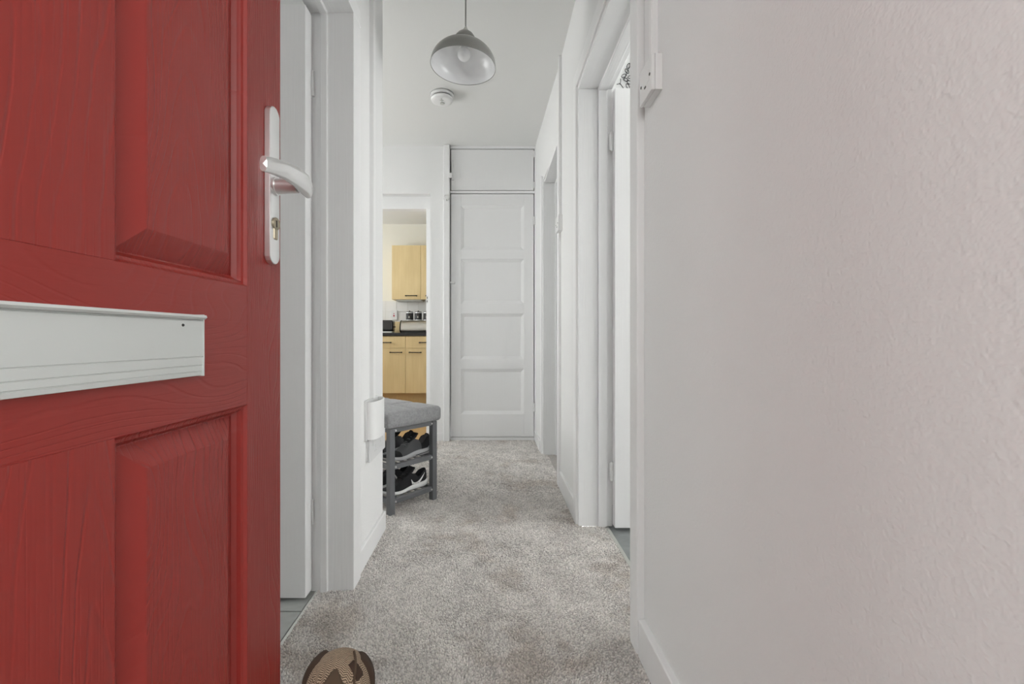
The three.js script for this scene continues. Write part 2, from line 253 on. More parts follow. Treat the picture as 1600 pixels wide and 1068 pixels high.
// ---------------------------------------------------------------- the red front door
{
  const door = structGroup('door_1', 'red wood-grained panelled front door standing open', [-0.364, 0, -0.006], Math.PI / 2 - 0.0386);
  const DW = 0.72, B = -0.044;
  const stile = (x0, x1) => mesh('stile', lb(x0, x1, 0.012, 1.99, B, 0, 0.0008), M.redFine, door);
  stile(DW - 0.091, DW); stile(0, 0.091);
  for (const [y0, y1] of [[0.746, 0.91], [0.012, 0.20], [1.80, 1.99]]) mesh('rail', lb(0.091, DW - 0.091, y0, y1, B, 0, 0.0005), M.redRail, door);
  for (const [y0, y1] of [[0.91, 1.80], [0.20, 0.746]]) mesh('mullion', lb(0.30, 0.42, y0, y1, B, 0, 0.0005), M.red, door);
  const profile = [[0, 0], [0.003, -0.0035], [0.0065, -0.005], [0.008, -0.010], [0.012, -0.0155], [0.0135, -0.0155], [0.038, -0.003], [0.0395, -0.0025]];
  function raised(x0, x1, y0, y1) {
    const pos = [], uv = [], quad = (a, b, c, d, squeeze = 1) => { for (const q of [a, b, c, a, c, d]) { pos.push(...q); uv.push(squeeze === 1 ? q[0] : 0.137 + squeeze * q[0], q[1]); } };
    const ring = ([o, z]) => [[x0 + o, y0 + o, z], [x1 - o, y0 + o, z], [x1 - o, y1 - o, z], [x0 + o, y1 - o, z]];
    for (let i = 0; i + 1 < profile.length; i++) { const a = ring(profile[i]), b = ring(profile[i + 1]); for (let k = 0; k < 4; k++) { const n = (k + 1) % 4; quad(a[k], a[n], b[n], b[k], k % 2 ? 0.12 : 1); } }      // smoother grain on the two upright slopes
    const f = ring(profile.at(-1)); quad(f[0], f[1], f[2], f[3]);
    const o = ring([0, 0]), bk = ring([0, B]); for (let k = 0; k < 4; k++) { const n = (k + 1) % 4; quad(bk[k], bk[n], o[n], o[k]); }
    quad(bk[3], bk[2], bk[1], bk[0]);
    const g = new THREE.BufferGeometry(); g.setAttribute('position', new THREE.Float32BufferAttribute(pos, 3)); g.computeVertexNormals();
    g.setAttribute('uv', new THREE.Float32BufferAttribute(uv, 2));
    return g;
  }
  for (const [x0, x1] of [[0.42, 0.629], [0.091, 0.30]]) for (const [y0, y1] of [[0.91, 1.80], [0.20, 0.746]]) mesh('panel', raised(x0, x1, y0, y1), M.redFine, door);
  // letter plate: hood, flap with three grooves
  const x0 = DW - 0.504, x1 = DW - 0.194;
  const hor = (pts) => extrude(pts, x1 - x0).rotateY(Math.PI / 2).translate(x0, 0, 0);         // outline is (-z, y)
  const plate = mesh('letter_plate', smooth(hor([[0.001, 0.795], [-0.006, 0.795], [-0.0075, 0.7955], [-0.0082, 0.7995], [-0.0074, 0.8, ], [-0.0074, 0.8006], [-0.0084, 0.801], [-0.009, 0.8065], [-0.0082, 0.807], [-0.0082, 0.8076], [-0.0092, 0.808], [-0.0098, 0.8162], [-0.009, 0.8167], [-0.009, 0.8173], [-0.01, 0.8178], [-0.0095, 0.858], [0.001, 0.858]]), 0.3), M.plate, door, 'silver-white letter plate');
  mesh('hood', smooth(hor([[0.001, 0.8582], [-0.0085, 0.8582], [-0.0085, 0.8595], [-0.0125, 0.86], [-0.0145, 0.862], [-0.0135, 0.8645], [0.001, 0.8655]]), 0.5), M.plate, plate);
  mesh('end_cap', lb(x1 - 0.0008, x1 + 0.0012, 0.7945, 0.8655, 0, 0.0105, 0.0005), M.plate, plate);
  mesh('screw', at(new THREE.SphereGeometry(0.0016, 10, 8), DW - 0.2266, 0.8525, 0.0098), M.dark, plate);
  // handle: back plate, post, lever, cylinder lock
  const hd = new THREE.Group(); hd.name = 'door_handle'; hd.position.set(DW - 0.034, 0, 0); hd.userData.label = 'satin silver lever handle on a long back plate'; door.add(hd);
  const sh = new THREE.Shape(); const r = 0.014; sh.moveTo(r, 0.95 + r); sh.lineTo(r, 1.188 - r); sh.absarc(0, 1.188 - r, r, 0, Math.PI); sh.lineTo(-r, 0.95 + r); sh.absarc(0, 0.95 + r, r, Math.PI, 2 * Math.PI);
  mesh('back_plate', smooth(extrude(sh, 0.0095, 0.0015, 3), 0.5), M.satin, hd);
  mesh('post', [at(cyl(0.0105, 0.0115, 0.034).rotateX(Math.PI / 2), 0, 1.068, 0.0265), at(cyl(0.0135, 0.0135, 0.004).rotateX(Math.PI / 2), 0, 1.068, 0.0112)], M.satin, hd);
  { // lever: lofted oval from the post back along the door
    const st = [[0.022, 1.068, 0.052, 0.004, 0.006], [0.017, 1.069, 0.053, 0.0075, 0.0145], [0.004, 1.072, 0.053, 0.0085, 0.0165], [-0.025, 1.0735, 0.053, 0.0075, 0.0145], [-0.055, 1.072, 0.0505, 0.0065, 0.0125], [-0.085, 1.067, 0.047, 0.0055, 0.0108], [-0.097, 1.0645, 0.0455, 0.005, 0.0102]];
    const pos = [], idx = [], n = 20;
    st.forEach(([x, y, z, a, b]) => { for (let k = 0; k < n; k++) { const t = k / n * 2 * Math.PI, c = Math.cos(t), s = Math.sin(t); pos.push(x, y + b * Math.sign(s) * Math.pow(Math.abs(s), 0.8), z + a * Math.sign(c) * Math.pow(Math.abs(c), 0.8)); } });
    for (let i = 0; i + 1 < st.length; i++) for (let k = 0; k < n; k++) { const a = i * n + k, b = i * n + (k + 1) % n; idx.push(a, a + n, b, b, a + n, b + n); }
    pos.push(0.024, 1.068, 0.052); pos.push(-0.099, 1.064, 0.045);
    for (let k = 0; k < n; k++) { idx.push(st.length * n, k, (k + 1) % n); const o = (st.length - 1) * n; idx.push(st.length * n + 1, o + (k + 1) % n, o + k); }
    const g = new THREE.BufferGeometry(); g.setAttribute('position', new THREE.Float32BufferAttribute(pos, 3)); g.setIndex(idx); g.computeVertexNormals();
    mesh('lever', uvBox(smooth(g, 0.7)), M.satin, hd);
  }
  mesh('cylinder_lock', [at(cyl(0.0085, 0.0085, 0.004).rotateX(Math.PI / 2), 0, 1.011, 0.010), lb(-0.005, 0.005, 0.987, 1.01, 0.008, 0.012, 0.002), at(new THREE.TorusGeometry(0.0085, 0.0012, 8, 20), 0, 1.011, 0.0115)], M.brass, hd);
  mesh('key_slot', lb(-0.0012, 0.0012, 1.006, 1.016, 0.0119, 0.0124), M.dark, hd);
}

// ---------------------------------------------------------------- white inner doors
function hinge(parent, x, y, d) {
  return mesh('hinge', [at(cyl(0.006, 0.006, 0.075, 12), x, y, -d), at(cyl(0.0068, 0.0068, 0.004, 12), x, y + 0.039, -d), at(cyl(0.0068, 0.0068, 0.004, 12), x, y - 0.039, -d), bx(x - 0.012, x + 0.004, y - 0.036, y + 0.036, d - 0.001, d + 0.004)], M.trim, parent, 'paint-covered hinge');
}
{
  const d2 = structGroup('door_2', 'white inner door standing open into the left room');
  mesh('door_leaf', bx(-1.275, -0.592, 0.01, 1.898, 1.425, 1.477, 0.002), M.trim, d2);
  hinge(d2, -0.590, 1.675, 1.477); hinge(d2, -0.590, 0.265, 1.477);
  const d3 = structGroup('door_3', 'white inner door standing open into the near right room');
  mesh('door_leaf', bx(0.536, 1.22, 0.012, 1.922, 1.945, 1.9865, 0.002), M.trim, d3);
  hinge(d3, 0.531, 1.70, 1.972); hinge(d3, 0.531, 0.25, 1.972);
  const d4 = structGroup('door_4', 'white inner door standing open into the far right room');
  mesh('door_leaf', bx(0.48, 1.09, 0.012, 1.93, 3.16, 3.197, 0.002), M.trim, d4);
  hinge(d4, 0.477, 0.3, 3.19); hinge(d4, 0.477, 1.65, 3.19);
}

// ---------------------------------------------------------------- built-in cupboard at the end of the hall
{
  const c = thing('built_in_cupboard', 'tall white built-in cupboard with a four-panel door at the end of the hall', 'cupboard', [0, 0, 3.65]);
  const L = -0.331, R = 0.344;                                        // own axes: z = 0 is the end wall's face
  mesh('frame', [lb(L - 0.058, L - 0.007, 0, CEIL, -0.10, 0.035, 0.006), lb(R + 0.006, R + 0.018, 0, CEIL, -0.10, 0.004, 0.003), lb(L - 0.005, R + 0.006, 2.013, 2.034, -0.10, 0.002, 0.002), lb(L - 0.005, R + 0.006, 2.376, CEIL, -0.10, 0.002, 0.002)], M.trim, c);
  mesh('back_board', lb(L - 0.01, R + 0.01, 0, CEIL - 0.002, -0.11, -0.10), M.gap, c);
  mesh('threshold', lb(L - 0.004, R + 0.004, 0, 0.026, -0.06, -0.002, 0.003), M.trim, c);
  const d = new THREE.Group(); d.name = 'door'; c.add(d);
  function sunk(x0, x1, y0, y1) {                                     // sunk field with a sloping moulding all round
    const pos = [], ring = (o, z) => [[x0 + o, y0 + o, z], [x1 - o, y0 + o, z], [x1 - o, y1 - o, z], [x0 + o, y1 - o, z]], q = (a, b, c2, e) => pos.push(...a, ...b, ...c2, ...a, ...c2, ...e);
    const rs = [ring(0, -0.034), ring(0, -0.0045), ring(0.004, -0.0055), ring(0.022, -0.0125), ring(0.024, -0.014)];
    rs.slice(1).forEach((b, i) => { const a = rs[i]; for (let k = 0; k < 4; k++) q(a[k], a[(k + 1) % 4], b[(k + 1) % 4], b[k]); });
    const f = rs.at(-1), bk = rs[0]; q(f[0], f[1], f[2], f[3]); q(bk[3], bk[2], bk[1], bk[0]);
    const g = new THREE.BufferGeometry(); g.setAttribute('position', new THREE.Float32BufferAttribute(pos, 3)); g.computeVertexNormals(); return uvBox(g);
  }
  const px0 = -0.2495, px1 = 0.264, ys = [[0.215, 0.582], [0.663, 1.033], [1.115, 1.478], [1.553, 1.915]];
  mesh('stile', lb(L, px0, 0.031, 2.007, -0.036, -0.002, 0.0015), M.trim, d); mesh('stile', lb(px1, R, 0.031, 2.007, -0.036, -0.002, 0.0015), M.trim, d);
  for (const [y0, y1] of [[0.031, 0.215], [0.582, 0.663], [1.033, 1.115], [1.478, 1.553], [1.915, 2.007]]) mesh('rail', lb(px0, px1, y0, y1, -0.036, -0.002, 0.0012), M.trim, d);
  for (const [y0, y1] of ys) mesh('panel', sunk(px0, px1, y0, y1), M.trim, d);
  mesh('turn_button', [at(cyl(0.012, 0.013, 0.014, 16).rotateX(Math.PI / 2), L + 0.022, 1.285, 0.004), lb(L - 0.008, L + 0.034, 1.278, 1.292, 0.008, 0.016, 0.003)], M.trim, d);
  for (const y of [1.79, 0.27]) mesh('hinge', [at(cyl(0.005, 0.005, 0.07, 10), R + 0.003, y, 0.003)], M.trim, d);
  const u = new THREE.Group(); u.name = 'top_flap'; c.add(u);
  mesh('flap_board', lb(L + 0.001, R - 0.001, 2.0395, 2.371, -0.034, -0.002, 0.0015), M.trim, u);
  mesh('bolt', [lb(L + 0.004, L + 0.026, 2.12, 2.25, -0.003, 0.004, 0.001), at(cyl(0.006, 0.006, 0.16, 12), L + 0.012, 2.20, 0.008), lb(L - 0.02, L + 0.012, 2.125, 2.165, 0.03, 0.044, 0.003)], M.trim, u);
  for (const y of [2.33, 2.08]) mesh('hinge', at(cyl(0.005, 0.005, 0.05, 10), R + 0.003, y, 0.003), M.trim, u);
  const k = thing('round_cap', 'small round white cap fixed on the post between kitchen doorway and cupboard', 'cap', [-0.362, 1.972, 3.614]);
  mesh('cap_base', cyl(0.026, 0.028, 0.012, 28).rotateX(Math.PI / 2).translate(0, 0, 0.006), M.plastic, k);
  mesh('cap_ring', at(new THREE.TorusGeometry(0.017, 0.004, 10, 28), 0, 0, 0.013), M.plastic, k);
  mesh('nozzle', lb(-0.006, 0.006, -0.032, -0.02, 0.002, 0.012, 0.003), M.dull, k);
}

// ---------------------------------------------------------------- pendant lamp and smoke detector
{
  const l = thing('pendant_lamp', 'grey dome pendant lamp with a white inside hanging from the hall ceiling', 'lamp', [-0.108, CEIL, 1.872]);
  const drop = (y) => y - CEIL;
  mesh('ceiling_rose', new THREE.LatheGeometry([[0.0, 0], [0.045, 0], [0.044, -0.012], [0.025, -0.022], [0.008, -0.026], [0.0, -0.026]].map(([a, b]) => new THREE.Vector2(a, b)), 32), M.plastic, l);
  mesh('cord', at(cyl(0.0032, 0.0032, 0.255, 10), 0, -0.1475, 0), M.lampGrey, l);
  const head = new THREE.Group(); head.name = 'lamp_shade'; head.position.y = drop(2.122); head.rotation.z = -0.07; l.add(head);
  const lathe = (pts, seg = 64) => new THREE.LatheGeometry(pts.map(([a, b]) => new THREE.Vector2(a, b)), seg);
  mesh('cord_grip', lathe([[0, 0.014], [0.005, 0.014], [0.008, 0.006], [0.013, -0.001], [0.014, -0.008], [0.011, -0.014], [0.0, -0.014]], 24), M.dull, head);
  mesh('neck_cap', lathe([[0, -0.012], [0.02, -0.014], [0.034, -0.02], [0.041, -0.03], [0.047, -0.04], [0.047, -0.053], [0.03, -0.056]], 40), M.lampGrey, head);
  const arc = [], arcIn = [], R = 0.136, HT = 0.098;
  for (let i = 0; i <= 24; i++) { const t = 0.2 + (Math.PI / 2 - 0.2) * i / 24; arc.push([R * Math.sin(t), -0.052 - HT + HT * Math.cos(t)]); arcIn.push([(R - 0.003) * Math.sin(t), -0.052 - HT + (HT - 0.003) * Math.cos(t) - (i === 24 ? 0.001 : 0)]); }
  const outer = [[0.0, -0.053], ...arc, [R + 0.0012, -0.052 - HT - 0.003], [R - 0.0015, -0.052 - HT - 0.003]];
  mesh('shade_outside', lathe(outer), M.lampGrey, head, 'glossy grey outside of the shade');
  mesh('shade_inside', lathe([[0.0, -0.058], ...arcIn, [R - 0.0018, -0.052 - HT - 0.002]]), M.lampWhite, head, 'white inside of the shade');
  mesh('lamp_holder', lathe([[0, -0.057], [0.019, -0.057], [0.02, -0.074], [0.016, -0.079], [0, -0.079]], 28), M.plastic, head);
  const b = [[0.0001, -0.128]]; for (let i = 1; i <= 14; i++) { const t = i / 14 * 2.3; b.push([0.027 * Math.sin(t), -0.101 - 0.027 * Math.cos(t)]); } b.push([0.0135, -0.08]);
  mesh('bulb', lathe(b, 32), S({ color: rgb(0.86, 0.86, 0.86), roughness: 0.5 }), head);
}
{
  const s = thing('smoke_detector', 'round white smoke detector on the hall ceiling beyond the pendant lamp', 'smoke detector', [-0.318, CEIL, 2.875]);
  const lathe = (pts, seg = 48) => new THREE.LatheGeometry(pts.map(([a, b]) => new THREE.Vector2(a, b)), seg);
  mesh('base', lathe([[0, 0], [0.074, 0], [0.0745, -0.012], [0.071, -0.02], [0, -0.02]]), M.plastic, s);
  mesh('vent_gap', lathe([[0, -0.019], [0.064, -0.019], [0.064, -0.029], [0, -0.029]]), M.dark, s);
  mesh('cover', lathe([[0, -0.026], [0.069, -0.026], [0.071, -0.034], [0.066, -0.044], [0.05, -0.048], [0, -0.049]]), M.plastic, s);
  mesh('test_button', lathe([[0, -0.048], [0.014, -0.048], [0.014, -0.0525], [0.011, -0.0535], [0, -0.0535]]).translate(0.0, 0, -0.018), M.dull, s);
  mesh('logo_mark', [lb(-0.003, 0.003, -0.0505, -0.0482, -0.002, 0.045, 0.001), lb(-0.012, 0.012, -0.0505, -0.0482, 0.018, 0.023, 0.001)], M.dull, s);
}

// ---------------------------------------------------------------- switches, trunking, socket
function trunk(label, x0, x1, y0, y1, d0, d1) {
  const t = thing('cable_trunking', label, 'trunking', [(x0 + x1) / 2, y0, (d0 + d1) / 2]);
  const w = (x1 - x0) / 2, h = y1 - y0, p = (d1 - d0) / 2;
  mesh('channel', lb(-w, w, 0, h, -p, p, 0.0015), M.plastic, t);
  mesh('lid', lb(x0 > 0 ? -w - 0.0015 : w - 0.001, x0 > 0 ? -w + 0.001 : w + 0.0015, 0, h, -p + 0.002, p - 0.002, 0.0006), M.plastic, t);
}
trunk('white cable trunking from the ceiling down to the large near light switch', 0.388, 0.405, 1.511, CEIL, 1.085, 1.103);
trunk('white cable trunking from the ceiling down to the far light switch', 0.373, 0.389, 1.517, CEIL, 2.475, 2.495);
trunk('white cable trunking running down the left wall stub to the wall socket', -0.476, -0.459, 0.603, CEIL, 1.74, 1.77);
function lightSwitch(label, x, y, d) {                               // on the right wall, x = wall face; faces -x
  const s = thing('light_switch', label, 'light switch', [x, y, d], -Math.PI / 2);   // own z points to -x
  mesh('back_box', lb(-0.043, 0.043, -0.043, 0.043, -0.002, 0.018, 0.0015), M.plastic, s);
  mesh('face_plate', lb(-0.0432, 0.0432, -0.0432, 0.0432, 0.0182, 0.0265, 0.002), M.plastic, s);
  mesh('rocker', extrude([[-0.0005, -0.013], [0.0035, -0.011], [0.0012, 0.012], [-0.0005, 0.013]], 0.018, 0).rotateY(-Math.PI / 2).rotateY(Math.PI).translate(0.009, 0, 0.0265), M.plastic, s);
  mesh('rocker_mark', lb(-0.005, 0.005, -0.018, -0.0135, 0.0262, 0.0285, 0.001), M.gap, s);
  for (const xx of [-0.03, 0.03]) mesh('screw', cyl(0.0035, 0.0035, 0.0016, 12).rotateX(Math.PI / 2).translate(xx, 0, 0.0268), M.gap, s);
}
lightSwitch('white box-mounted light switch on the near right wall', 0.404, 1.4675, 1.0995);
lightSwitch('small white light switch beside the far right doorway', 0.39, 1.468, 2.49);
{
  const s = thing('wall_socket', 'long white wall socket plate low on the left wall stub', 'socket', [-0.474, 0.41, 1.805], Math.PI / 2);   // own z points to +x, own x runs into the hall's depth
  mesh('back_box', lb(-0.118, 0.118, -0.041, 0.04, -0.002, 0.009, 0.002), M.plastic, s);
  mesh('face_plate', lb(-0.12, 0.12, -0.043, 0.042, 0.0095, 0.017, 0.002), M.dull2, s);
  for (const xx of [-0.075, 0.075]) mesh('rocker', lb(xx - 0.006, xx + 0.006, 0.012, 0.032, 0.0165, 0.020, 0.001), M.plastic, s);
  for (const xx of [-0.04, 0.04]) for (const [dx, y0, y1, w] of [[0, -0.002, 0.008, 0.002], [-0.01, -0.017, -0.013, 0.003], [0.01, -0.017, -0.013, 0.003]]) mesh('pin_slot', lb(xx + dx - w, xx + dx + w, y0, y1, 0.0165, 0.0174), M.dull, s);
  // rounded holder above it: open-topped half-round shell on a back plate
  const h = thing('wall_holder', 'white half-round wall unit above the socket on the left wall stub', 'wall unit', [-0.474, 0.4535, 1.755], Math.PI / 2);
  mesh('back_plate', lb(-0.09, 0.085, -0.001, 0.15, -0.002, 0.009, 0.002), M.dull2, h);
  const out = [], inn = []; for (let i = 0; i <= 24; i++) { const t = Math.PI * i / 24; out.push([0.083 * Math.cos(t), -(0.0095 + 0.038 * Math.pow(Math.sin(t), 0.7))]); inn.push([0.079 * Math.cos(t), -(0.0095 + 0.034 * Math.pow(Math.sin(t), 0.7))]); }
  mesh('shell', smooth(extrude([...out, ...inn.slice().reverse()], 0.142).rotateX(-Math.PI / 2).translate(0, 0.002, 0), 0.6), M.plastic, h);
  mesh('inner_tray', smooth(extrude([...inn], 0.128).rotateX(-Math.PI / 2).translate(0, 0.003, 0), 0.6), M.dull, h);
}

// ---------------------------------------------------------------- twig decoration on the wall of the near right room
{
  const w = thing('wall_decoration', 'black wire twig-and-leaf outline on the white wall above the near right door', 'decoration', [0.66, 2.16, 2.246]);
  const s = 1 / 311, px = (x, y) => [(x - 973) * s, (108 - y) * s, 0];
  const T = (pts, closed = false) => tube(pts, 0.0015, closed ? 24 : 20, 6, closed);
  mesh('stem', [T([px(963, 124.5), px(968, 123.5), px(971, 127), px(975, 132.5)]), T([px(968, 123.5), px(969.3, 119), px(969, 115.5)]), T([px(957, 139), px(959, 134), px(961, 134)]), T([px(974, 118), px(978, 108), px(984, 96), px(992, 84)])], M.blackFabric, w);
  for (const [x, y, a] of [[974, 111, 0.4], [979, 104, 2.2], [977, 117, -0.5], [981, 96, 1.2], [982, 121, -0.7], [984, 113, 0.2], [980, 127, -1.1], [987, 104, 1.5], [987, 90, 0.7], [990, 96, 2.4]]) {
    const c = Math.cos(a), n = Math.sin(a), q = (l, m) => px(x + l * c - m * n, y - l * n - m * c);
    mesh('leaf', T([q(-4, 0), q(-1.5, 2), q(2, 2), q(4.5, 0), q(2, -2), q(-1.5, -2)], true), M.blackFabric, w);
  }
}

// ---------------------------------------------------------------- shoe bench
const BENCH = { x: -0.682, d: 2.471, turn: 2.4314, L: 0.77, Wd: 0.267 };
{
  const b = thing('shoe_bench', 'grey metal shoe bench with a padded grey seat and two shelves', 'bench', [BENCH.x, 0, BENCH.d], BENCH.turn);
  const hx = BENCH.L / 2, hz = BENCH.Wd / 2;
  for (const sx of [-1, 1]) for (const sz of [-1, 1]) mesh('leg', lb(sx * hx - 0.015, sx * hx + 0.015, 0, 0.408, sz * hz - 0.015, sz * hz + 0.015, 0.003), M.greyMetal, b);
  const short = (x, y0, y1) => lb(x - 0.011, x + 0.011, y0, y1, -hz + 0.0155, hz - 0.0155, 0.002), long = (z, y0, y1) => lb(-hx + 0.0155, hx - 0.0155, y0, y1, z - 0.01, z + 0.01, 0.002);
  for (const [y0, y1] of [[0.388, 0.408], [0.213, 0.236], [0.05, 0.073]]) {
    for (const sx of [-1, 1]) mesh('end_rail', short(sx * hx, y0, y1), M.greyMetal, b);
    for (const sz of [-1, 1]) mesh('side_rail', long(sz * hz, y0, y1), M.greyMetal, b);
  }
  for (const y of [0.229, 0.066]) for (let k = 0; k < 5; k++) { const z = -hz + 0.0445 + k * (2 * hz - 0.089) / 4; mesh('slat', lb(-hx + 0.012, hx - 0.012, y, y + 0.004, z - 0.009, z + 0.009, 0.0015), M.greyMetal, b); }
  for (const sz of [-1, 1]) for (const y of [0.398, 0.225, 0.06]) mesh('bolt', cyl(0.005, 0.005, 0.004, 12).rotateZ(Math.PI / 2).translate(-hx - 0.0125, y, sz * (hz - 0.02)), M.satin, b);
  // padded seat, buttoned seams across and along
  const sw = 2 * hx + 0.06, sd = 2 * hz + 0.075, g = new RoundedBoxGeometry(sw, 0.078, sd, 6, 0.02), base = mergeVertices(new THREE.BoxGeometry(sw, 0.076, sd, 60, 6, 24)), p = base.attributes.position;
  for (let i = 0; i < p.count; i++) {
    let x = p.getX(i), y = p.getY(i), z = p.getZ(i);
    const r = 0.02, ex = sw / 2 - r, ey = 0.038 - r, ez = sd / 2 - r, cx = Math.max(-ex, Math.min(ex, x)), cy = Math.max(-ey, Math.min(ey, y)), cz = Math.max(-ez, Math.min(ez, z));
    const v = new THREE.Vector3(x - cx, y - cy, z - cz); if (v.length() > 1e-6) v.setLength(r); x = cx + v.x; y = cy + v.y; z = cz + v.z;
    if (y > 0.01) { const seam = (q, w) => Math.exp(-((q / w) ** 2)), k = sw / 4; const gx = Math.max(...[-k, 0, k].map((s) => seam(x - s, 0.012))), gz = seam(z, 0.012); y += 0.007 * (1 - (2 * x / sw) ** 4) * (1 - (2 * z / sd) ** 4) - 0.008 * Math.max(gx, gz) * (y / 0.038); }
    p.setXYZ(i, x, y + 0.447, z);
  }
  base.computeVertexNormals(); g.dispose();
  mesh('seat_cushion', uvBox(base), M.felt, b);
}
// shoes: own +x runs from heel to toe, length 0.275; y = 0 is under the sole
function shoe(name, label, kind, group, spot) {
  const L = 0.275, o = thing(name, label, 'shoe', spot.at, spot.turn, group), grey = kind === 'grey';
  const halfW = (t) => 0.046 * Math.pow(Math.max(0.001, Math.sin(Math.PI * Math.pow(0.02 + t * 0.96, 0.82))), 0.38) * (1 - 0.28 * Math.exp(-(((t - 0.4) / 0.2) ** 2)) - 0.16 * (1 - t));
  const lift = (t) => 0.004 + 0.022 * Math.pow(Math.max(0, t - 0.68) / 0.32, 2) + (grey ? 0.010 : 0.004) * Math.pow(Math.max(0, 0.12 - t) / 0.12, 2);
  const soleTop = (t) => (grey ? 0.034 - 0.012 * ss(0.25, 0.75, t) + 0.014 * ss(0.1, 0, t) : 0.03 - 0.009 * ss(0.2, 0.7, t) + 0.006 * ss(0.1, 0, t)) + 0.8 * (lift(t) - 0.004) * (t > 0.5 ? 1 : 0);
  const N = 36, grid = (rows, prof) => {                             // rows of points, joined
    const pos = [], idx = [], m = prof(0).length;
    for (let i = 0; i <= rows; i++) for (const q of prof(i / rows)) pos.push(...q);
    for (let i = 0; i < rows; i++) for (let k = 0; k + 1 < m; k++) { const a = i * m + k; idx.push(a, a + 1, a + m, a + 1, a + m + 1, a + m); }
    const g = new THREE.BufferGeometry(); g.setAttribute('position', new THREE.Float32BufferAttribute(pos, 3)); g.setIndex(idx); g.computeVertexNormals(); return uvBox(smooth(g, 0.9));
  };
  mesh('sole', grid(N, (t) => { const x = (t - 0.5) * (L + 0.006), w = halfW(t) + 0.004, a = lift(t), b = soleTop(t); return [[x, a, 0], [x, a, -w * 0.9], [x, a + 0.003, -w], [x, (a + b) / 2, -w - 0.0015], [x, b - 0.003, -w], [x, b, -w + 0.004], [x, b, 0], [x, b, w - 0.004], [x, b - 0.003, w], [x, (a + b) / 2, w + 0.0015], [x, a + 0.003, w], [x, a, w * 0.9], [x, a, 0]]; }), grey ? M.soleGrey : M.soleWhite, o);
  const top = (t) => grey ? (t < 0.1 ? 0.108 - 0.1 * t : t < 0.3 ? 0.098 - 0.03 * Math.sin((t - 0.1) / 0.2 * Math.PI) : 0.1 - 0.062 * ss(0.34, 0.8, t)) : (t < 0.1 ? 0.098 - 0.1 * t : t < 0.3 ? 0.088 - 0.022 * Math.sin((t - 0.1) / 0.2 * Math.PI) : 0.092 - 0.05 * ss(0.34, 0.85, t));
  const toeIn = (t) => 1 - 0.45 * Math.pow(Math.max(0, t - 0.8) / 0.2, 2) - 0.55 * Math.pow(Math.max(0, 0.06 - t) / 0.06, 2) * 0.3;
  const upper = (t, f0 = 0, f1 = 1, off = 0) => {
    const x = (t - 0.5) * L + (t < 0.12 && grey ? -0.004 * (1 - t / 0.12) : 0), w = (halfW(t) + off) , b = soleTop(t) - 0.003, h = (top(t) - b) * toeIn(t) + off, open = ss(0.02, 0.06, t) * (1 - ss(0.30, 0.36, t)), pts = [];
    for (let k = 0; k <= 20; k++) {
      const s = f0 + (f1 - f0) * k / 20, a = Math.PI * s, c = Math.cos(a), n = Math.sin(a);
      let y = b + h * Math.pow(n, 0.62), z = w * Math.sign(c) * Math.pow(Math.abs(c), 0.72) * (1 - 0.12 * n);
      if (open > 0) { const inside = 1 - ss(0.5, 0.62, Math.abs(c)); y = y * (1 - open * inside) + open * inside * (b + 0.012); z *= 1 - 0.05 * open; }
      pts.push([x, y, -z]);
    }
    return pts;
  };
  mesh('upper', grid(N, (t) => upper(t)), grey ? M.greyFabric : M.blackFabric, o);
  if (grey) {                                                         // darker heel counter, toe cap and an eyestay
    mesh('heel_counter', grid(10, (t) => upper(t * 0.24, 0, 1, 0.0015)), M.blackFabric, o);
    mesh('toe_cap', grid(10, (t) => upper(0.72 + t * 0.28, 0, 1, 0.0012)), M.blackFabric, o);
    for (const s of [-1, 1]) mesh('sole_line', tube([0.02, 0.1, 0.2, 0.3, 0.4].map((t) => [(t - 0.5) * (L + 0.006), 0.02 - 0.012 * t * 2 + (t < 0.05 ? 0.006 : 0), s * (halfW(t) + 0.0048)]), 0.0018, 20, 6), M.blackFabric, o);
  } else {                                                            // white curved tick on both sides
    for (const s of [-1, 1]) {
      const up = [[0.07, 0.071], [0.14, 0.057], [0.22, 0.043], [0.30, 0.036], [0.36, 0.040], [0.405, 0.056]], lo = [[0.07, 0.069], [0.15, 0.047], [0.23, 0.029], [0.31, 0.021], [0.385, 0.025], [0.412, 0.056]];
      const side = (t, y) => { const u = upper(t), b = soleTop(t) - 0.003; let best = u[0]; for (let k = 0; k < 10; k++) { const [p, q] = [u[k], u[k + 1]]; if (y >= p[1] && y <= q[1]) { const f = (y - p[1]) / (q[1] - p[1] || 1); best = [p[0], y, p[2] + f * (q[2] - p[2])]; break; } best = q; } return [best[0], y, s * (Math.abs(best[2]) + 0.002)]; };
      const pos = [], idx = [], n = 24, cv = (a) => new THREE.CatmullRomCurve3(a.map(([t, y]) => new THREE.Vector3(t, y, 0))), A = cv(up), B = cv(lo);
      for (let i = 0; i <= n; i++) { const a = A.getPoint(i / n), b = B.getPoint(i / n); pos.push(...side(a.x, a.y), ...side((a.x + b.x) / 2, (a.y + b.y) / 2), ...side(b.x, b.y)); }
      for (let i = 0; i < n; i++) for (let k = 0; k < 2; k++) { const a = i * 3 + k; idx.push(a, a + 1, a + 3, a + 1, a + 4, a + 3); }
      const g = new THREE.BufferGeometry(); g.setAttribute('position', new THREE.Float32BufferAttribute(pos, 3)); g.setIndex(idx); g.computeVertexNormals();
      const m = mesh('side_mark', uvBox(g), S({ color: rgb(0.78, 0.78, 0.77), roughness: 0.6, side: THREE.DoubleSide }), o, 'white curved tick mark');
    }
  }
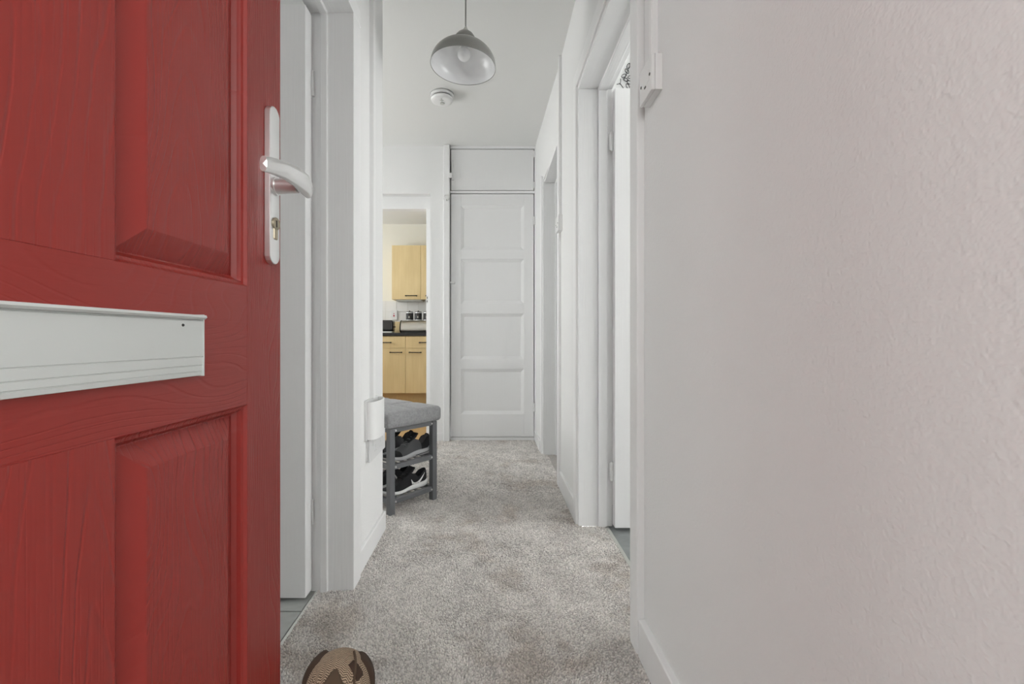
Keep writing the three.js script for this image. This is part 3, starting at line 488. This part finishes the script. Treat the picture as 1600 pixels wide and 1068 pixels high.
  // tongue and laces
  mesh('tongue', smooth(extrude([[0, 0], [0.05, -0.02], [0.052, -0.015], [0.004, 0.012], [-0.012, 0.022], [-0.016, 0.018]], 0.04, 0.002).translate((0.34 - 0.5) * L, top(0.36) - 0.004, -0.02), 0.6), M.blackFabric, o);
  for (const t of [0.40, 0.46, 0.52, 0.58]) { mesh('lace', (() => { const u = upper(t), q = u[6], r = u[14], c = u[10]; return tube([q, u[8], c, u[12], r].map(([x, y, z]) => [x, y + 0.002, z]), 0.0022, 14, 6); })(), grey ? M.greyMetal : M.blackFabric, o); }
  return o;
}
{
  const c = Math.cos(BENCH.turn), s = Math.sin(BENCH.turn);
  // place in the bench's own axes; the toes point to its -z side
  const spot = (x, z, y, yaw = 0) => ({ at: [BENCH.x + c * x + s * z, y, BENCH.d - (-s * x + c * z)], turn: BENCH.turn + Math.PI / 2 + yaw });
  const U = 0.2335, D = 0.0705, x0 = -BENCH.L / 2;
  shoe('trainer', 'dark grey trainer with a pale grey sole, nearest on the upper shelf', 'grey', 'shoes on the bench shelves', spot(x0 + 0.056, 0.008, U, 0.03));
  shoe('trainer', 'dark grey trainer behind the nearest one on the upper shelf', 'grey', 'shoes on the bench shelves', spot(x0 + 0.185, 0.0, U, -0.04));
  shoe('trainer', 'black trainer with a white tick mark and white sole, nearest on the lower shelf', 'black', 'shoes on the bench shelves', spot(x0 + 0.056, -0.012, D, 0.02));
  shoe('trainer', 'black trainer with white sole behind the nearest one on the lower shelf', 'black', 'shoes on the bench shelves', spot(x0 + 0.185, -0.015, D, -0.03));
}

// ---------------------------------------------------------------- tweed dog door stop
{
  const o = thing('door_stop', 'brown tweed animal-shaped door stop with dark suede ears on the carpet by the red door', 'door stop', [-0.259, 0, 0.76]);
  const lathe = (pts, seg = 40) => new THREE.LatheGeometry(pts.map(([a, b]) => new THREE.Vector2(a, b)), seg);
  const body = lathe([[0, 0], [0.06, 0], [0.072, 0.008], [0.075, 0.03], [0.068, 0.09], [0.056, 0.15], [0.045, 0.19], [0.04, 0.215], [0, 0.215]]); mesh('body', uvBox(smooth(body, 0.8)), M.tweed, o);
  const RX = 0.0535, RY = 0.066, RZ = 0.06, CY = 0.236;
  const on = (az, el, off = 0) => { const a = az * Math.PI / 180, e = el * Math.PI / 180, k = Math.cos(e); return [(RX + off) * Math.sin(a) * k * (1 + 0.14 * Math.max(0, Math.sin(e))), CY + (RY + off) * Math.sin(e), (RZ + off) * Math.cos(a) * k]; };
  const hd = new THREE.SphereGeometry(1, 40, 28); { const p = hd.attributes.position; for (let i = 0; i < p.count; i++) { const e = Math.asin(Math.max(-1, Math.min(1, p.getY(i)))), a = Math.atan2(p.getX(i), p.getZ(i)); p.setXYZ(i, ...on(a * 180 / Math.PI, e * 180 / Math.PI)); } hd.computeVertexNormals(); }
  const head = mesh('head', uvBox(smooth(hd, 1.2)), M.tweed, o);
  // a padded patch of cloth lying on the head: row by row from el0 to el1, its middle and half width in azimuth
  function patch(el0, el1, mid, half, off) {
    const pos = [], idx = [], n = 14, m = 10;
    for (let i = 0; i <= n; i++) for (let k = 0; k <= m; k++) { const u = i / n, v = k / m * 2 - 1, edge = Math.min(1, 4 * (1 - Math.abs(v))) * Math.min(1, 6 * Math.min(u, 1 - u) + 0.0); pos.push(...on(mid(u) + v * half(u), el0 + (el1 - el0) * u, -0.0015 + off(u) * Math.sqrt(edge))); }
    for (let i = 0; i < n; i++) for (let k = 0; k < m; k++) { const a = i * (m + 1) + k; idx.push(a, a + m + 1, a + 1, a + 1, a + m + 1, a + m + 2); }
    const g = new THREE.BufferGeometry(); g.setAttribute('position', new THREE.Float32BufferAttribute(pos, 3)); g.setIndex(idx); g.computeVertexNormals(); return uvBox(g);
  }
  mesh('muzzle', patch(67, 0, (u) => 8 - 6 * u, (u) => 5 + 46 * Math.pow(u, 0.8), () => 0.006), M.suedeLight, head);
  mesh('eye', patch(66, 36, () => 66, (u) => 15 - 4 * u, () => 0.004), M.suede, head);
  mesh('ear', patch(60, -25, () => -108, (u) => 24 + 14 * Math.sin(u * Math.PI), (u) => 0.009), M.suede, o, 'dark suede ear');
  mesh('ear', patch(56, -25, () => 118, (u) => 20 + 10 * Math.sin(u * Math.PI), (u) => 0.004 + 0.003 * Math.sin(u * Math.PI)), M.suede, o, 'dark suede ear');
  mesh('seam', tube([on(120, 66, 0.002), on(84, 62, 0.002), on(62, 52, 0.002), on(50, 40, 0.002), on(46, 24, 0.002)], 0.002, 24, 8), M.suedeLight, o);
}

// ---------------------------------------------------------------- kitchen
const wk = struct('wall_kitchen_back', bx(-2.8, -0.2, 0, CEIL, 6.16, 6.3), M.cream, 'cream kitchen wall above a tiled splashback');
for (let r = 0; r < 3; r++) for (let k = 0; k < 9; k++) { const x1 = -1.153 + 0.15 * (k - 5), y0 = 0.898 + 0.148 * r; mesh('tile', bx(x1 - 0.148, x1 - 0.001, y0 + 0.001, y0 + 0.147, 6.152, 6.162, 0.0015), M.kitchenTile, wk); }
for (let r = 0; r < 3; r++) for (let k = 0; k < 5; k++) { const x1 = -1.153 + 0.15 * (k + 4 - 0), y0 = 0.898 + 0.148 * r; if (x1 < -0.38) mesh('tile', bx(x1 - 0.148, x1 - 0.001, y0 + 0.001, y0 + 0.147, 6.152, 6.162, 0.0015), M.kitchenTile, wk); }
function barHandle(w) { return [at(cyl(0.006, 0.006, w, 12).rotateZ(Math.PI / 2), 0, 0, 0.028), at(cyl(0.0085, 0.0085, 0.03, 12).rotateX(Math.PI / 2), -w / 2 + 0.012, 0, 0.015), at(cyl(0.0085, 0.0085, 0.03, 12).rotateX(Math.PI / 2), w / 2 - 0.012, 0, 0.015)]; }
function baseUnit(label, x0, x1, hx, dx) {
  const u = thing('base_cabinet', label, 'cabinet', [(x0 + x1) / 2, 0, 5.58]), w = (x1 - x0) / 2;
  mesh('carcass', lb(-w, w, 0.15, 0.858, -0.56, -0.0, 0), M.wood, u);
  mesh('plinth', lb(-w, w, 0, 0.15, -0.06, -0.045), M.woodPlinth, u);
  const d = mesh('door', lb(-w + 0.0015, w - 0.0015, 0.148, 0.703, 0.001, 0.02, 0.0015), M.wood, u); mesh('handle', barHandle(0.16).map((g) => at(g, hx - (x0 + x1) / 2, 0.655, 0.02)), M.black, d);
  const r = mesh('drawer', lb(-w + 0.0015, w - 0.0015, 0.707, 0.85, 0.001, 0.02, 0.0015), M.wood, u); mesh('handle', barHandle(0.16).map((g) => at(g, dx - (x0 + x1) / 2, 0.777, 0.02)), M.black, r);
}
baseUnit('light wood kitchen base cabinet, left of the two under the worktop', -1.568, -1.068, -1.182, -1.315);
baseUnit('light wood kitchen base cabinet, right of the two under the worktop', -1.068, -0.568, -0.943, -0.818);
function wallUnit(label, x0, x1, hx) {
  const u = thing('wall_cabinet', label, 'cabinet', [(x0 + x1) / 2, 1.338, 5.88]), w = (x1 - x0) / 2;
  mesh('carcass', lb(-w, w, 0.0, 0.706, -0.272, 0, 0), M.wood, u);
  const d = mesh('door', lb(-w + 0.0015, w - 0.0015, 0.0, 0.706, 0.001, 0.02, 0.0015), M.wood, u); mesh('handle', barHandle(0.16).map((g) => at(g, hx - (x0 + x1) / 2, 0.045, 0.02)), M.black, d);
  mesh('under_strip', lb(-w + 0.05, w, -0.018, -0.0005, -0.25, -0.02, 0.001), M.dull, u);
}
wallUnit('light wood wall cabinet with a black bar handle, full door in view', -1.305, -0.925, -1.047);
wallUnit('light wood wall cabinet cut off by the door frame', -0.925, -0.545, -0.78);
{
  const w = thing('worktop', 'black kitchen worktop over the wooden base cabinets', 'worktop', [-1.06, 0.8585, 5.85]);
  mesh('slab', lb(-0.68, 0.62, 0, 0.0395, -0.302, 0.30, 0.006), M.worktop, w);
  const TOP = 0.8985;
  const t = thing('toaster', 'black toaster with a chrome base on the worktop', 'toaster', [-1.345, TOP, 5.82]);
  mesh('body', lb(-0.13, 0.08, 0.014, 0.165, -0.08, 0.08, 0.03), M.black, t); mesh('base', lb(-0.12, 0.07, 0.0, 0.018, -0.075, 0.083, 0.004), M.satin, t);
  mesh('slot', [lb(-0.1, 0.05, 0.1635, 0.166, -0.04, -0.012), lb(-0.1, 0.05, 0.1635, 0.166, 0.012, 0.04)], M.steel, t); mesh('lever', lb(0.078, 0.098, 0.07, 0.085, -0.015, 0.015, 0.004), M.black, t);
  const cb = thing('chopping_board', 'wooden chopping board standing against the tiles behind the toaster', 'chopping board', [-1.30, TOP, 6.10]);
  mesh('board', smooth(extrude(roundRect(-0.075, 0.10, 0, 0.155, 0.012), 0.018, 0.002).rotateX(-0.05), 0.5), M.wood, cb);
  const bb = thing('bread_bin', 'rounded stainless steel bread bin with black ends on the worktop', 'bread bin', [-0.985, TOP, 5.88]);
  const prof = [[-0.12, 0.008], [0.105, 0.008], [0.13, 0.03], [0.135, 0.07], [0.12, 0.115], [0.09, 0.148], [0.05, 0.163], [-0.12, 0.163]];
  const sh = (k, len, x) => smooth(extrude(prof.map(([z, y]) => [-z * k, 0.085 + (y - 0.085) * k]), len).rotateY(Math.PI / 2).translate(x, 0, 0), 0.55);
  mesh('body', sh(1, 0.36, -0.18), M.steel, bb); mesh('end_cap', sh(1.04, 0.014, -0.194), M.black, bb); mesh('end_cap', sh(1.04, 0.014, 0.18), M.black, bb);
  mesh('foot_strip', lb(-0.185, 0.185, 0, 0.012, -0.1, 0.115, 0.002), M.black, bb);
  const mk = (x, label) => {
    const c = thing('canister', label, 'canister', [x, TOP + 0.1665, 5.92], 0, 'canisters on the bread bin');
    mesh('body', cyl(0.047, 0.047, 0.095, 32).translate(0, 0.0525, 0), M.blackSatin, c);
    for (const [h, y] of [[0.006, 0.003], [0.008, 0.1]]) mesh('chrome_band', cyl(0.0485, 0.0485, h, 32).translate(0, y, 0), M.satin, c);
    mesh('lid', new THREE.LatheGeometry([[0, 0.128], [0.008, 0.127], [0.009, 0.118], [0.042, 0.114], [0.047, 0.104], [0, 0.104]].map(([a, b]) => new THREE.Vector2(a, b)), 32), M.black, c);
    mesh('label_strip', lb(-0.004, 0.006, 0.03, 0.055, 0.046, 0.048, 0.0008), M.dull, c);
  };
  mk(-1.082, 'black canister with chrome bands, leftmost of the three on the bread bin'); mk(-0.968, 'black canister with chrome bands, middle of the three on the bread bin'); mk(-0.854, 'black canister with chrome bands half hidden by the door frame');
  const ck = thing('cooker_switch', 'white cooker switch with red rocker and neon on the kitchen tiles', 'switch', [-1.335, 1.145, 6.151]);
  mesh('back_plate', lb(-0.044, 0.044, -0.068, 0.068, 0, 0.022, 0.004), M.plastic, ck);
  mesh('red_rocker', lb(-0.009, 0.009, -0.02, 0.002, 0.022, 0.027, 0.002), M.redDot, ck); mesh('neon', lb(-0.006, 0.006, 0.016, 0.026, 0.022, 0.025, 0.001), M.redDot, ck);
}
function roundRect(x0, x1, y0, y1, r) { const s = new THREE.Shape(); s.moveTo(x0 + r, y0); s.lineTo(x1 - r, y0); s.absarc(x1 - r, y0 + r, r, -Math.PI / 2, 0); s.lineTo(x1, y1 - r); s.absarc(x1 - r, y1 - r, r, 0, Math.PI / 2); s.lineTo(x0 + r, y1); s.absarc(x0 + r, y1 - r, r, Math.PI / 2, Math.PI); s.lineTo(x0, y0 + r); s.absarc(x0 + r, y0 + r, r, Math.PI, 1.5 * Math.PI); return s; }

// ---------------------------------------------------------------- carpet pile
{
  const blade = new THREE.BufferGeometry(), n = 4, pos = [], idx = [];
  for (const [y, r, x] of [[-0.001, 0.0024, 0], [0.0022, 0.0029, 0.0006], [0.0042, 0.0018, 0.0016]]) for (let k = 0; k < n; k++) { const t = k / n * 2 * Math.PI; pos.push(x + r * Math.cos(t), y, r * Math.sin(t)); }
  for (let i = 0; i < 2; i++) for (let k = 0; k < n; k++) { const a = i * n + k, b = i * n + (k + 1) % n; idx.push(a, a + n, b, b, a + n, b + n); }
  pos.push(0.0024, 0.0052, 0); for (let k = 0; k < n; k++) idx.push(2 * n + k, 3 * n, 2 * n + (k + 1) % n);
  blade.setAttribute('position', new THREE.Float32BufferAttribute(pos, 3)); blade.setIndex(idx); blade.computeVertexNormals();
  const spots = [], areas = [[-0.474, 0.40, 0.62, 3.65], [-0.57, -0.474, 0.74, 1.48], [0.40, 0.502, 1.25, 1.985], [-1.0, -0.474, 1.965, 3.64]];
  for (const [x0, x1, d0, d1] of areas) for (let d = d0; d < d1;) {
    const step = d < 1.6 ? 0.0044 : d < 2.4 ? 0.0056 : 0.0075;
    for (let x = x0; x < x1; x += step) spots.push([x + (rnd() - 0.5) * step, d + (rnd() - 0.5) * step, step / 0.0044]);
    d += step;
  }
  const m = new THREE.InstancedMesh(blade, S({ color: rgb(1, 1, 1), roughness: 1 }), spots.length), o = new THREE.Object3D(), c = new THREE.Color();
  const fn = (x, d, f, s) => vnoise(((x * f) % 1 + 1) % 1, ((d * f) % 1 + 1) % 1, 16, 16, s);
  spots.forEach(([x, d, k], i) => {
    const lie = fn(x, d, 0.35, 81) * 6.28 + (rnd() - 0.5) * 3;
    o.position.set(x, 0, -d); o.rotation.set((rnd() - 0.5) * 0.7, lie, (rnd() - 0.5) * 0.7 - 0.25); o.scale.set(k, 0.75 + rnd() * 0.5, k); o.updateMatrix(); m.setMatrixAt(i, o.matrix);
    const q = 0.02 * (fn(x, d, 2.5, 85) - 0.5), wear = fn(x + q, d - q, 0.27, 82) * 0.42 + fn(x - q, d, 0.7, 83) * 0.34 + fn(x, d, 1.9, 84) * 0.24, brown = ss(0.52, 0.75, wear), v = 0.45 + 0.34 * rnd() + 0.12 * (0.5 - wear) + 0.14 * (fn(x + q, d, 1.3, 86) - 0.5);
    c.setRGB(v * (1.0 - 0.13 * brown), v * (0.95 - 0.155 * brown), v * (0.905 - 0.175 * brown)); m.setColorAt(i, c);
  });
  m.name = 'carpet_pile'; m.userData = { kind: 'stuff', label: 'short grey-beige pile of the hall carpet', category: 'carpet' }; m.castShadow = m.receiveShadow = true; scene.add(m);
}

renderer.render(scene, camera);
